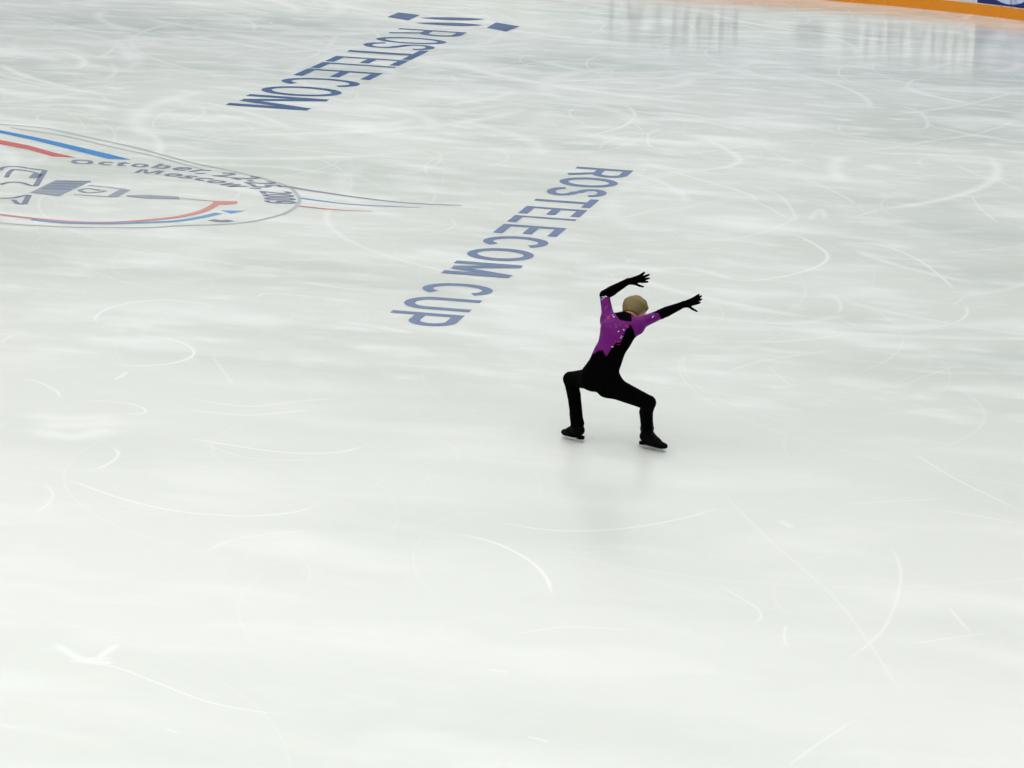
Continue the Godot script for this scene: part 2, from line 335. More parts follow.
func build_lamps() -> void:
	var white := mat(Color(0.9, 0.9, 0.9), 0.6)
	var glow := mat(Color(0.95, 0.95, 0.93), 0.5)
	glow.emission_enabled = true
	glow.emission = Color(1.0, 0.99, 0.96)
	glow.emission_energy_multiplier = 3.0
	var rows := [-40.0, -33.0, -26.0, -19.0, -12.0, -5.0, 2.0, 9.0, 16.0]
	var place := ["nearest the far end", "second from the far end", "third from the far end", "over the far half", "over the middle of the ice", "just beyond the skater", "above the skater", "over the near half", "nearest the viewer"]
	for i in rows.size():
		var t := thing("ceiling_lamp", "long strip of white lamp panels hung across the rink, " + place[i], "lamp", "lamp strips over the rink")
		t.position = Vector3(-7.0, 12.4, rows[i])
		for k in 7:
			var x := (k - 3) * 5.4
			put("housing", box(Vector3(5.38, 0.16, 0.8)), white, t).position = Vector3(x, 0.13, 0)
			put("diffuser", box(Vector3(5.2, 0.05, 0.6)), glow, t).position = Vector3(x, 0.025, 0)
			put("hanger", box(Vector3(0.05, 1.4, 0.05)), white, t).position = Vector3(x, 0.9, 0)
		var a := AreaLight3D.new()
		a.name = "light"
		a.area_size = Vector2(37.6, 0.6)
		a.light_color = Color(1.0, 1.0, 0.99)
		a.light_energy = LAMP_ENERGY[i]
		a.shadow_enabled = true
		a.set("area_range", 90.0)
		a.rotation_degrees.x = -90
		a.position.y = -0.02
		t.add_child(a, true)

func build_hall() -> void:
	var concrete := mat(Color(0.52, 0.54, 0.55), 0.85)
	var wall := mat(HALL_WALL, 0.85)
	var top := mat(HALL_CEIL, 0.9)
	var L := -37.0
	var R := 17.0
	var F := -58.0
	var N := 34.0
	tag(block("floor_001", Vector3(L, -0.6, F), Vector3(R, -0.1, N), concrete), "grey concrete floor of the hall round and beneath the ice sheet", "", "", "structure")
	tag(block("ceiling", Vector3(L, 14.0, F), Vector3(R, 14.4, N), top), "plain hall ceiling high above the ice", "", "", "structure")
	tag(block("wall_far", Vector3(L, -0.1, F - 0.4), Vector3(R, 14.0, F), wall), "pale wall behind the far stands", "", "", "structure")
	tag(block("wall_near", Vector3(L, -0.1, N), Vector3(R, 14.0, N + 0.4), wall), "pale wall behind the near stands", "", "", "structure")
	tag(block("wall_left", Vector3(L - 0.4, -0.1, F), Vector3(L, 14.0, N), wall), "pale wall behind the left stands", "", "", "structure")
	tag(block("wall_right", Vector3(R, -0.1, F), Vector3(R + 0.4, 14.0, N), wall), "pale wall behind the right stands", "", "", "structure")
	var step := mat(HALL_STEP, 0.8)
	var far := thing("stand", "stepped stand behind the far end boards", "stand")
	var near := thing("stand", "stepped stand behind the near end boards, under the viewer", "stand")
	var right := thing("stand", "stepped stand along the right side boards", "stand")
	for k in 8:
		block("tier", Vector3(L + 0.05, -0.1, F + 0.05), Vector3(R - 0.05, 0.5 + k * 0.5, -45.5 - k * 1.1), step, far)
		if k < 7: block("tier", Vector3(L + 0.05, -0.1, 21.0 + k * 1.1), Vector3(R - 0.05, 0.5 + k * 0.5, N - 0.05), step, near)
		block("tier", Vector3(8.0 + k * 1.0, -0.1, -43.8), Vector3(R - 0.05, 0.5 + k * 0.5, 20.0), step, right)

# ---------------------------------------------------------------- ice

var rng := RandomNumberGenerator.new()

func marks_image(lo: Vector2, hi: Vector2, w: int, h: int, lines: Array) -> Image:
	# White skate marks as a grey-with-alpha picture; lines = [points, half width in metres, strength]
	var im := Image.create_empty(w, h, false, Image.FORMAT_LA8)
	im.fill(Color(ICE_SNOW.g, ICE_SNOW.g, ICE_SNOW.g, 0))
	var data := im.get_data()
	var sx := w / (hi.x - lo.x)
	var sy := h / (hi.y - lo.y)
	for line in lines:
		var p: PackedVector2Array = line[0]
		var hw: float = line[1]
		var s: float = line[2]
		var seen := false
		for q in p:
			if q.x > lo.x - hw and q.x < hi.x + hw and q.y > lo.y - hw and q.y < hi.y + hw:
				seen = true
				break
		if not seen:
			continue
		var rx := maxf(hw * sx, 0.75)
		var ry := maxf(hw * sy, 0.75)
		s *= minf(1.0, hw * sx / 0.75)
		var r := resampled(p, maxf(0.7 / maxf(sx, sy), minf(0.55 * rx / sx, 0.55 * ry / sy)))
		var n := r.size()
		var ix := ceili(rx * 1.7)
		var iy := ceili(ry * 1.7)
		for i in n:
			var u := float(i) / n
			var a := s * minf(1.0, minf(u, 1.0 - u) * 7.0) * 255.0
			var cx := (r[i].x - lo.x) * sx
			var cy := (r[i].y - lo.y) * sy
			var x0 := maxi(0, floori(cx) - ix)
			var x1 := mini(w - 1, floori(cx) + ix)
			var y0 := maxi(0, floori(cy) - iy)
			var y1 := mini(h - 1, floori(cy) + iy)
			for y in range(y0, y1 + 1):
				var dy := (y + 0.5 - cy) / ry
				for x in range(x0, x1 + 1):
					var dx := (x + 0.5 - cx) / rx
					var d := dx * dx + dy * dy
					if d < 2.8:
						var v := int(a * exp(-d * 1.6))
						var k := (y * w + x) * 2 + 1
						if v > data[k]: data[k] = v
	return Image.create_from_data(w, h, false, Image.FORMAT_LA8, data)

func patches(img: Image, lo: Vector2, hi: Vector2, freq: float, seed_: int, tone: Color, most: float, cut: float) -> void:
	# Cloudy patches of worn or wet ice, from world-anchored noise.
	var n := FastNoiseLite.new()
	n.seed = seed_
	n.frequency = 1.0
	n.noise_type = FastNoiseLite.TYPE_SIMPLEX_SMOOTH
	n.fractal_octaves = 4
	var side := 256
	var im := Image.create_empty(side, side, false, Image.FORMAT_RGBA8)
	for y in side:
		for x in side:
			var p := Vector2(lerpf(lo.x, hi.x, (x + 0.5) / side), lerpf(lo.y, hi.y, (y + 0.5) / side)) * freq
			var v := clampf((n.get_noise_2d(p.x * 0.55, p.y) - cut) * 1.6, 0.0, 1.0)
			im.set_pixel(x, y, Color(tone, v * most))
	im.resize(img.get_width(), img.get_height(), Image.INTERPOLATE_BILINEAR)
	img.blend_rect(im, Rect2i(Vector2i.ZERO, img.get_size()), Vector2i.ZERO)

func arc_line(c: Vector2, r: float, a0: float, a1: float, squash := 1.0) -> PackedVector2Array:
	var p := PackedVector2Array()
	for i in 25:
		var a := lerpf(a0, a1, i / 24.0)
		p.append(c + Vector2(cos(a) * r, sin(a) * r * squash))
	return p

func ice_lines() -> Array:
	var lines := []
	for s in SCRATCHES:
		lines.append([smooth_line(pairs(s.p)), s.w, s.s])
	rng.seed = 11
	# fine edges all over, denser towards the far half
	for i in 900:
		var z := lerpf(11.0, -42.0, pow(rng.randf(), 0.75))
		var x := rng.randf_range(-18.0, 5.0)
		var r := rng.randf_range(0.8, 5.0)
		var a := rng.randf() * TAU
		var far := clampf((4.0 - z) / 34.0, 0.0, 1.0)
		lines.append([arc_line(Vector2(x, z), r, a, a + rng.randf_range(0.5, 2.2) * (1 if rng.randf() < 0.5 else -1)), rng.randf_range(0.008, 0.022) * lerpf(0.8, 1.5, far), rng.randf_range(0.1, 0.55) * lerpf(0.32, 1.2, far)])
	# broad worn tracks of the far half
	for i in 300:
		var z := lerpf(-11.0, -42.0, pow(rng.randf(), 0.85))
		var x := rng.randf_range(-18.0, 5.0)
		var r := rng.randf_range(2.0, 7.0)
		var a := rng.randf() * TAU
		lines.append([arc_line(Vector2(x, z), r, a, a + rng.randf_range(0.4, 1.3)), rng.randf_range(0.04, 0.22), rng.randf_range(0.15, 0.75) * lerpf(0.5, 1.0, clampf((-8.0 - z) / 16.0, 0.0, 1.0))])
	return lines

func build_ice() -> void:
	var lines := ice_lines()
	var mesh := ArrayMesh.new()
	# x0, x1, z0 (far), z1 (near), texture size
	var tiles := [[-6.6, 4.8, -2.0, 12.0, 2048, 1024], [-12.8, 4.8, -18.0, -2.0, 2048, 1024], [-18.5, 4.8, -42.0, -18.0, 2048, 1536]]
	for t in tiles:
		var lo := Vector2(t[0], t[2])
		var hi := Vector2(t[1], t[3])
		var img := Image.create_empty(t[4], t[5], false, Image.FORMAT_RGBA8)
		img.fill(ICE_BASE)
		var far: float = [0.0, 0.6, 1.0][tiles.find(t)]
		patches(img, lo, hi, 0.22, 3, ICE_DULL, lerpf(0.4, 0.95, far), -0.1)
		patches(img, lo, hi, 0.5, 8, ICE_SNOW, lerpf(0.25, 0.8, far), 0.08)
		patches(img, lo, hi, 1.3, 5, ICE_SNOW, lerpf(0.12, 0.75, far), 0.1)
		patches(img, lo, hi, 2.6, 15, ICE_SNOW, lerpf(0.0, 0.6, far), 0.18)
		var m := marks_image(lo, hi, t[4], t[5], lines)
		m.convert(Image.FORMAT_RGBA8)
		img.blend_rect(m, Rect2i(Vector2i.ZERO, img.get_size()), Vector2i.ZERO)
		var k := ice_material()
		k.albedo_texture = ImageTexture.create_from_image(img)
		k.roughness = 1.0
		k.texture_repeat = false
		k.roughness_texture = wear_texture(lo, hi)
		add_tile(mesh, lo, hi, k)
	var plain := ice_material()
	plain.albedo_color = ICE_BASE
	for r in [[RINK_LEFT, -18.5, RINK_FAR, -18.0], [RINK_LEFT, -12.8, -18.0, -2.0], [RINK_LEFT, -6.6, -2.0, 12.0], [RINK_LEFT, RINK_RIGHT, 12.0, RINK_NEAR]]:
		add_tile(mesh, Vector2(r[0], r[2]), Vector2(r[1], r[3]), plain)
	# the sides and the underside of the sheet
	var st := begin()
	var lo3 := Vector3(RINK_LEFT, -0.09, RINK_FAR)
	var hi3 := Vector3(RINK_RIGHT, 0.0, RINK_NEAR)
	var c := [Vector3(lo3.x, 0, lo3.z), Vector3(hi3.x, 0, lo3.z), Vector3(hi3.x, 0, hi3.z), Vector3(lo3.x, 0, hi3.z)]
	for i in 4:
		var a: Vector3 = c[i]
		var b: Vector3 = c[(i + 1) % 4]
		var dn := Vector3(0, lo3.y, 0)
		for q in [a, a + dn, b, b, a + dn, b + dn]:
			st.add_vertex(q)
	for q in [c[0], c[2], c[1], c[0], c[3], c[2]]:
		st.add_vertex(q + Vector3(0, lo3.y, 0))
	st.generate_normals()
	st.set_material(plain)
	st.commit(mesh)
	tag(put("floor", mesh, null), "white ice sheet of the rink covered with skate scratches", "", "", "structure")

func wear_texture(lo: Vector2, hi: Vector2) -> ImageTexture:
	# the middle of the rink is skated rough, the ice towards the far boards is still glossy
	var n := FastNoiseLite.new()
	n.seed = 21
	n.frequency = 0.35
	var im := Image.create_empty(96, 96, false, Image.FORMAT_RGB8)
	for y in 96:
		for x in 96:
			var p := Vector2(lerpf(lo.x, hi.x, (x + 0.5) / 96), lerpf(lo.y, hi.y, (y + 0.5) / 96))
			var r := lerpf(ICE_GLOSSY, ICE_ROUGH, smoothstep(-33.0, -14.0, p.y)) + n.get_noise_2d(p.x, p.y) * 0.012
			im.set_pixel(x, y, Color(r, r, r))
	return ImageTexture.create_from_image(im)

func ice_material() -> StandardMaterial3D:
	return mat(Color.WHITE, ICE_ROUGH, 0.0, ICE_SPEC)

func add_tile(mesh: ArrayMesh, lo: Vector2, hi: Vector2, m: Material) -> void:
	var st := begin()
	st.set_normal(Vector3.UP)
	var q := [lo, Vector2(hi.x, lo.y), hi, lo, hi, Vector2(lo.x, hi.y)]
	for p in q:
		st.set_uv((p - lo) / (hi - lo))
		st.add_vertex(Vector3(p.x, 0, p.y))
	st.set_material(m)
	st.commit(mesh)

# ---------------------------------------------------------------- boards

func rim(off: float, step := 0.6) -> PackedVector2Array:
	# the rounded outline of the rink, moved outwards by off, from the far end's middle round to the right
	var r := RINK_ROUND + off
	var p := PackedVector2Array()
	for k in [[RINK_RIGHT - RINK_ROUND, RINK_FAR + RINK_ROUND, -PI / 2], [RINK_RIGHT - RINK_ROUND, RINK_NEAR - RINK_ROUND, 0.0], [RINK_LEFT + RINK_ROUND, RINK_NEAR - RINK_ROUND, PI / 2], [RINK_LEFT + RINK_ROUND, RINK_FAR + RINK_ROUND, PI]]:
		for i in 25:
			var a: float = k[2] + i / 24.0 * PI / 2
			p.append(Vector2(k[0] + cos(a) * r, k[1] + sin(a) * r))
	p.append(p[0])
	return p

func wall_strip(line: PackedVector2Array, from: float, to: float, y0: float, y1: float, thick: float, proud: float) -> ArrayMesh:
	# a curved slab that stands along the line between two lengths; its face is moved inwards by proud
	var cut := PackedVector2Array()
	var at := 0.0
	for i in line.size() - 1:
		var l := line[i].distance_to(line[i + 1])
		var a := maxf(from, at)
		var b := minf(to, at + l)
		if b > a + 1e-5:
			if cut.is_empty(): cut.append(line[i].lerp(line[i + 1], (a - at) / l))
			cut.append(line[i].lerp(line[i + 1], (b - at) / l))
		at += l
	var inn := PackedVector2Array()
	var out := PackedVector2Array()
	for i in cut.size():
		var d := (cut[mini(i + 1, cut.size() - 1)] - cut[maxi(i - 1, 0)]).normalized()
		var nrm := Vector2(-d.y, d.x)  # towards the ice
		inn.append(cut[i] + nrm * proud)
		out.append(cut[i] + nrm * (proud - thick))
	var st := begin()
	st.set_smooth_group(-1)
	var lens := 0.0
	var total := to - from
	for i in cut.size() - 1:
		var l := cut[i].distance_to(cut[i + 1])
		var u0 := lens / total
		var u1 := (lens + l) / total
		lens += l
		face(st, [V(inn[i], y0), V(inn[i], y1), V(inn[i + 1], y1), V(inn[i + 1], y0)], u0, u1)
		face(st, [V(out[i + 1], y0), V(out[i + 1], y1), V(out[i], y1), V(out[i], y0)], u1, u0)
		face(st, [V(inn[i], y1), V(out[i], y1), V(out[i + 1], y1), V(inn[i + 1], y1)], u0, u1)
		face(st, [V(out[i], y0), V(inn[i], y0), V(inn[i + 1], y0), V(out[i + 1], y0)], u0, u1)
	var e := cut.size() - 1
	face(st, [V(out[0], y0), V(out[0], y1), V(inn[0], y1), V(inn[0], y0)], 0, 0)
	face(st, [V(inn[e], y0), V(inn[e], y1), V(out[e], y1), V(out[e], y0)], 1, 1)
	st.generate_normals()
	return st.commit()

func V(p: Vector2, y: float) -> Vector3:
	return Vector3(p.x, y, p.y)

func face(st: SurfaceTool, q: Array, u0: float, u1: float) -> void:
	var uv := [Vector2(u0, 1), Vector2(u0, 0), Vector2(u1, 0), Vector2(u1, 1)]
	for k in [0, 1, 2, 0, 2, 3]:
		st.set_uv(uv[k])
		st.add_vertex(q[k])

func line_length(line: PackedVector2Array) -> float:
	var l := 0.0
	for i in line.size() - 1: l += line[i].distance_to(line[i + 1])
	return l

func along(line: PackedVector2Array, s: float) -> Array:
	# [point, direction] at that length; negative lengths count back from the end
	s = fposmod(s, line_length(line))
	for i in line.size() - 1:
		var l := line[i].distance_to(line[i + 1])
		if s <= l and l > 0:
			return [line[i].lerp(line[i + 1], s / l), (line[i + 1] - line[i]).normalized()]
		s -= l
	return [line[0], Vector2.RIGHT]

func build_boards() -> void:
	var white := mat(Color(0.86, 0.88, 0.88), 0.45)
	var orange := mat(Color(0.87, 0.53, 0.0), 0.55)
	var rail := mat(Color(0.3, 0.42, 0.66), 0.5)
	var line := rim(0.02)
	var total := line_length(line)
	var t := thing("rink_boards", "white rink boards with an orange kick plate curving round the far right corner", "boards")
	var n := 66
	for i in n:
		var a := total * i / n + 0.008
		var b := total * (i + 1) / n - 0.008
		put("board_panel", wall_strip(line, a, b, 0.0, 1.1, 0.08, 0.0), white, t)
		put("kick_plate", wall_strip(line, a - 0.006, b + 0.006, 0.0, 0.215, 0.02, 0.015), orange, t)
	put("top_rail", wall_strip(line, 0.0, total, 1.1, 1.15, 0.14, 0.03), rail, t)
	# advertising sheets fixed to the face of the boards; lengths along the rim from the far right corner's start
	banner(line, BANNER_NAVY_0, BANNER_NAVY_1, Color(0.09, 0.13, 0.4), "navy advertising banner with a pale swirl at the far right corner of the boards", 0)
	banner(line, BANNER_WHITE_0, BANNER_NAVY_0 - 0.05, Color(0.8, 0.84, 0.85), "pale banner on the far boards between the navy banner and the far end", 1)
	banner(line, BANNER_WHITE_0 - 4.6, BANNER_WHITE_0 - 0.05, Color(0.8, 0.84, 0.85), "pale lettered banner on the straight far boards, left of the corner", 2)

func banner(line: PackedVector2Array, s0: float, s1: float, c: Color, label: String, what: int) -> void:
	var total := line_length(line)
	var t := thing("advertising_banner", label, "banner", "banners on the far boards")
	var double := line.duplicate()
	for i in range(1, line.size()): double.append(line[i])
	put("sheet", wall_strip(double, s0 + total, s1 + total, 0.235, 1.08, 0.006, 0.008), mat(c, 0.4), t)
	var dark := mat(Color(0.36, 0.41, 0.49), 0.5)
	var pale := mat(Color(0.72, 0.78, 0.9), 0.5)
	if what == 0:
		for k in 3:
			var ring := PackedVector2Array()
			for i in 25:
				var a := lerpf(0.4, PI * 1.9, i / 24.0) + k * 0.9
				ring.append(Vector2(0.75 + cos(a) * (0.5 - k * 0.1), 0.62 + sin(a) * (0.3 - k * 0.07)))
			standing_band(line, s0, ring, 0.06 if k else 0.09, "swirl", pale, t)
		for k in 5:
			var x := 1.7 + k * 0.42
			standing_band(line, s0, PackedVector2Array([Vector2(x, 0.35), Vector2(x + 0.12, 0.92), Vector2(x + 0.24, 0.35)] if k % 2 else [Vector2(x, 0.92), Vector2(x, 0.35), Vector2(x + 0.24, 0.35)]), 0.07, "letter", pale, t)
	else:
		var word: String = "SUBARU" if what == 1 else "TAYRON"
		var x := BANNER_TEXT_1 if what == 1 else BANNER_TEXT_2
		if what == 1:
			for k in 5:
				standing_band(line, x - 1.05, PackedVector2Array([Vector2(0.05 + absf(k - 2) * 0.06, 0.5 + k * 0.075), Vector2(0.75 - absf(k - 2) * 0.06, 0.5 + k * 0.075)]), 0.07, "emblem", dark, t)
		for k in word.length():
			for p in glyph(word[k]):
				var q := PackedVector2Array()
				for v in p[0]: q.append(Vector2(v.x * 0.36 / 0.7, 0.42 + v.y * 0.46))
				standing_band(line, x + k * 0.47, q, 0.085, "letter", dark, t, p[1])

func standing_band(line: PackedVector2Array, s: float, p: PackedVector2Array, w: float, called: String, m: Material, parent: Node, closed := false) -> void:
	# a thin raised stroke on the face of the boards: x runs along the rim, y is the height
	var st := begin()
	var n := p.size()
	for i in (n if closed else n - 1):
		var a := p[i]
		var b := p[(i + 1) % n]
		var d := (b - a).normalized() * w * 0.3
		var nn := Vector2(-d.y, d.x).normalized() * w * 0.5
		var q := []
		for v in [a - d + nn, b + d + nn, b + d - nn, a - d - nn]:
			var f := along(line, s + v.x)
			var inward: Vector2 = Vector2(-f[1].y, f[1].x)
			q.append(V(f[0] + inward * 0.012, v.y))
		for k in [0, 1, 2, 0, 2, 3]: st.add_vertex(q[k])
	st.generate_normals()
	put(called, st.commit(), m, parent)

# ---------------------------------------------------------------- painted lettering

func bow(cx: float, cy: float, rx: float, ry: float, a0: float, a1: float, n := 14) -> PackedVector2Array:
	var p := PackedVector2Array()
	for i in n + 1:
		var a := deg_to_rad(lerpf(a0, a1, float(i) / n))
		p.append(Vector2(cx + cos(a) * rx, cy + sin(a) * ry))
	return p

# Strokes of a letter in a box 0.7 wide and 1 high: [centre line, closed]; h is half the stroke.
func glyph(c: String, h := 0.075) -> Array:
	var l := h
	var r := 0.7 - h
	var b := h
	var t := 1.0 - h
	var m := 0.52
	var mid := 0.35
	match c:
		"R":
			return [[PackedVector2Array([Vector2(l, 0), Vector2(l, 1)]), false], [join([Vector2(l, t)], bow(0.42, (t + 0.46) / 2, r - 0.44, (t - 0.46) / 2, 90, -90), [Vector2(l, 0.46)]), false], [PackedVector2Array([Vector2(0.4, 0.46), Vector2(r, 0)]), false]]
		"P":
			return [[PackedVector2Array([Vector2(l, 0), Vector2(l, 1)]), false], [join([Vector2(l, t)], bow(0.42, (t + 0.42) / 2, r - 0.42, (t - 0.42) / 2, 90, -90), [Vector2(l, 0.42)]), false]]
		"O":
			return [[bow(mid, 0.5, mid - h, 0.5 - h, 0, 345, 23), true]]
		"C":
			return [[bow(mid, 0.5, mid - h, 0.5 - h, 40, 320, 20), false]]
		"S":
			var s := bow(mid, 0.735, mid - h - 0.02, 0.265 - h, 5, 262, 16)
			s.append_array(bow(mid, 0.275, mid - h, 0.275 - h, 82, -172, 16))
			return [[s, false]]
		"T":
			return [[PackedVector2Array([Vector2(0, t), Vector2(0.7, t)]), false], [PackedVector2Array([Vector2(mid, 0), Vector2(mid, 1 - 2 * h)]), false]]
		"E":
			return [[PackedVector2Array([Vector2(l, 0), Vector2(l, 1)]), false], [PackedVector2Array([Vector2(l, t), Vector2(0.68, t)]), false], [PackedVector2Array([Vector2(l, m), Vector2(0.63, m)]), false], [PackedVector2Array([Vector2(l, b), Vector2(0.7, b)]), false]]
		"L":
			return [[PackedVector2Array([Vector2(l, 0), Vector2(l, 1)]), false], [PackedVector2Array([Vector2(l, b), Vector2(0.7, b)]), false]]
		"M":
			return [[PackedVector2Array([Vector2(l, 0), Vector2(l, 1)]), false], [PackedVector2Array([Vector2(l, 1), Vector2(mid, 0.06)]), false], [PackedVector2Array([Vector2(mid, 0.06), Vector2(r, 1)]), false], [PackedVector2Array([Vector2(r, 1), Vector2(r, 0)]), false]]
		"U":
			return [[join([Vector2(l, 1)], bow(mid, 0.36, mid - h, 0.36 - h, 180, 360), [Vector2(r, 1)]), false]]
		"A":
			return [[PackedVector2Array([Vector2(l, 0), Vector2(mid, 1)]), false], [PackedVector2Array([Vector2(mid, 1), Vector2(r, 0)]), false], [PackedVector2Array([Vector2(0.16, 0.3), Vector2(0.54, 0.3)]), false]]
		"B":
			return [[PackedVector2Array([Vector2(l, 0), Vector2(l, 1)]), false], [join([Vector2(l, t)], bow(0.42, (t + m) / 2, 0.17, (t - m) / 2, 90, -90), [Vector2(l, m)]), false], [join([Vector2(l, m)], bow(0.42, (b + m) / 2, r - 0.42, (m - b) / 2, 90, -90), [Vector2(l, b)]), false]]
		"N":
			return [[PackedVector2Array([Vector2(l, 0), Vector2(l, 1)]), false], [PackedVector2Array([Vector2(l, 1), Vector2(r, 0)]), false], [PackedVector2Array([Vector2(r, 0), Vector2(r, 1)]), false]]
		"Y":
			return [[PackedVector2Array([Vector2(l, 1), Vector2(mid, 0.45)]), false], [PackedVector2Array([Vector2(r, 1), Vector2(mid, 0.45)]), false], [PackedVector2Array([Vector2(mid, 0.5), Vector2(mid, 0)]), false]]
	return []

func join(a: Array, b: PackedVector2Array, c: Array) -> PackedVector2Array:
	var p := PackedVector2Array(a)
	p.append_array(b)
	p.append_array(PackedVector2Array(c))
	return p

func letter_on_ice(c: String, w_from: float, w_to: float, x0: float, x1: float, stroke: float, m: Material, parent: Node) -> void:
	# read towards the near end (+z), the letter's top towards +x; w counts away from the viewer
	var st := begin()
	var width := w_from - w_to
	var t := Transform2D(Vector2(0, width / 0.7), Vector2(x1 - x0, 0), Vector2(x0, -w_from))
	var y := 0.003
	for p in glyph(c, stroke / 2):
		band(st, p[0], stroke, stroke, t, p[1], y)
		y += 0.0006
	put("letter", st.commit(), m, parent)

func build_near_lettering() -> void:
	var paint := mat(PAINT_NEAR, ICE_ROUGH, 0.0, ICE_SPEC)
	var t := thing("ice_lettering", "faded blue two-word lettering painted on the ice just left of the skater", "lettering")
	var word := "ROSTELECOMCUP"
	for i in word.length():
		letter_on_ice(word[i], NEAR_AT[i * 2], NEAR_AT[i * 2 + 1], -3.11, -2.37, 0.15, paint, t)

func build_far_lettering() -> void:
	var paint := mat(PAINT_FAR, ICE_ROUGH, 0.0, ICE_SPEC)
	var t := thing("ice_lettering", "dark blue one-word lettering with two squares, farther away on the ice at the top left", "lettering")
	var word := "ROSTELECOM"
	for i in word.length():
		letter_on_ice(word[i], FAR_AT[i * 2], FAR_AT[i * 2 + 1], -8.82, -7.63, 0.125, paint, t)
	for q in [[-9.42, -9.41, -8.97, -8.96, 33.54, 34.44, 34.24, 33.21], [-7.48, -7.5, -7.0, -7.05, 32.82, 33.8, 33.39, 32.38]]:
		var st := begin()
		quad(st, Vector2(q[0], -q[4]), Vector2(q[1], -q[5]), Vector2(q[2], -q[6]), Vector2(q[3], -q[7]), 0.004)
		put("square", st.commit(), paint, t)
	for s in [[-8.75, -32.85, -8.1, -33.05, -7.62, -33.2], [-8.85, -33.75, -8.3, -33.95, -7.8, -34.25]]:
		var st := begin()
		band(st, smooth_line(pairs(s)), 0.5, 0.5, Transform2D(), false, 0.004, true)
		put("sweep", st.commit(), paint, t)

func ice_band(called: String, flat: Array, w0: float, w1: float, m: Material, parent: Node, taper := false, per := 8) -> void:
	var st := begin()
	band(st, smooth_line(pairs(flat), per), w0, w1, Transform2D(), false, 0.004, taper)
	put(called, st.commit(), m, parent)

func ice_shape(called: String, flat: Array, m: Material, parent: Node) -> void:
	var p := pairs(flat)
	var st := begin()
	var tri := Geometry2D.triangulate_polygon(p)
	for i in range(0, tri.size(), 3):
		flat_triangle(st, p[tri[i]], p[tri[i + 1]], p[tri[i + 2]], 0.003)
	put(called, st.commit(), m, parent)

func build_emblem() -> void:
	var grey := mat(Color(0.73, 0.755, 0.765), ICE_ROUGH, 0.0, ICE_SPEC)
	var slate := mat(Color(0.53, 0.56, 0.64), ICE_ROUGH, 0.0, ICE_SPEC)
	var lead := mat(Color(0.61, 0.64, 0.69), ICE_ROUGH, 0.0, ICE_SPEC)
	var blue := mat(Color(0.29, 0.54, 0.79), ICE_ROUGH, 0.0, ICE_SPEC)
	var red := mat(Color(0.8, 0.43, 0.43), ICE_ROUGH, 0.0, ICE_SPEC)
	var thinblue := mat(Color(0.47, 0.65, 0.82), ICE_ROUGH, 0.0, ICE_SPEC)
	var thinred := mat(Color(0.83, 0.58, 0.55), ICE_ROUGH, 0.0, ICE_SPEC)
	var t := thing("ice_emblem", "round emblem with blue and red sweeps painted at centre ice", "emblem")
	for e in EMBLEM:
		var m: Material = {"grey": grey, "slate": slate, "lead": lead, "blue": blue, "red": red, "thinblue": thinblue, "thinred": thinred}[e.m]
		if e.has("w"):
			ice_band(e.n, e.p, e.w, e.get("w1", e.w), m, t, e.get("taper", false), e.get("per", 8))
		else:
			ice_shape(e.n, e.p, m, t)
	# the date and the city along the rim of the emblem
	write_along("October, 22-25, 2009", DATE_LINE, 0.38, slate, t)
	write_along("Moscow", CITY_LINE, 0.32, slate, t)

func write_along(text: String, flat: Array, high: float, m: Material, parent: Node) -> void:
	var line := smooth_line(pairs(flat), 12)
	var f := SystemFont.new()
	f.font_names = PackedStringArray(["Droid Sans"])
	f.font_weight = 700
	var total := line_length(line)
	var wide := PackedFloat32Array()
	var sum := 0.0
	for c in text:
		var w := f.get_string_size(c, HORIZONTAL_ALIGNMENT_LEFT, -1, 64).x
		wide.append(w)
		sum += w
	var s := 0.0
	for i in text.length():
		var here := along(line, (s + wide[i] / 2) / sum * total)
		var step := wide[i] / sum * total
		s += wide[i]
		if text[i] == " ": continue
		var tm := TextMesh.new()
		tm.text = text[i]
		tm.font = f
		tm.font_size = 64
		tm.pixel_size = 0.01
		tm.depth = 0.0
		tm.curve_step = 2.0
		var o := put("letter", tm, m, parent)
		var d := Vector3(here[1].x, 0, here[1].y)
		var up := Vector3(d.z, 0, -d.x)
		var size := f.get_string_size(text[i], HORIZONTAL_ALIGNMENT_LEFT, -1, 64).x * 0.01
		o.transform = Transform3D(Basis(d * (step / size), up * (high / 0.46), Vector3.UP), V(here[0], 0.004) + up * high * 0.4)

# ---------------------------------------------------------------- skater

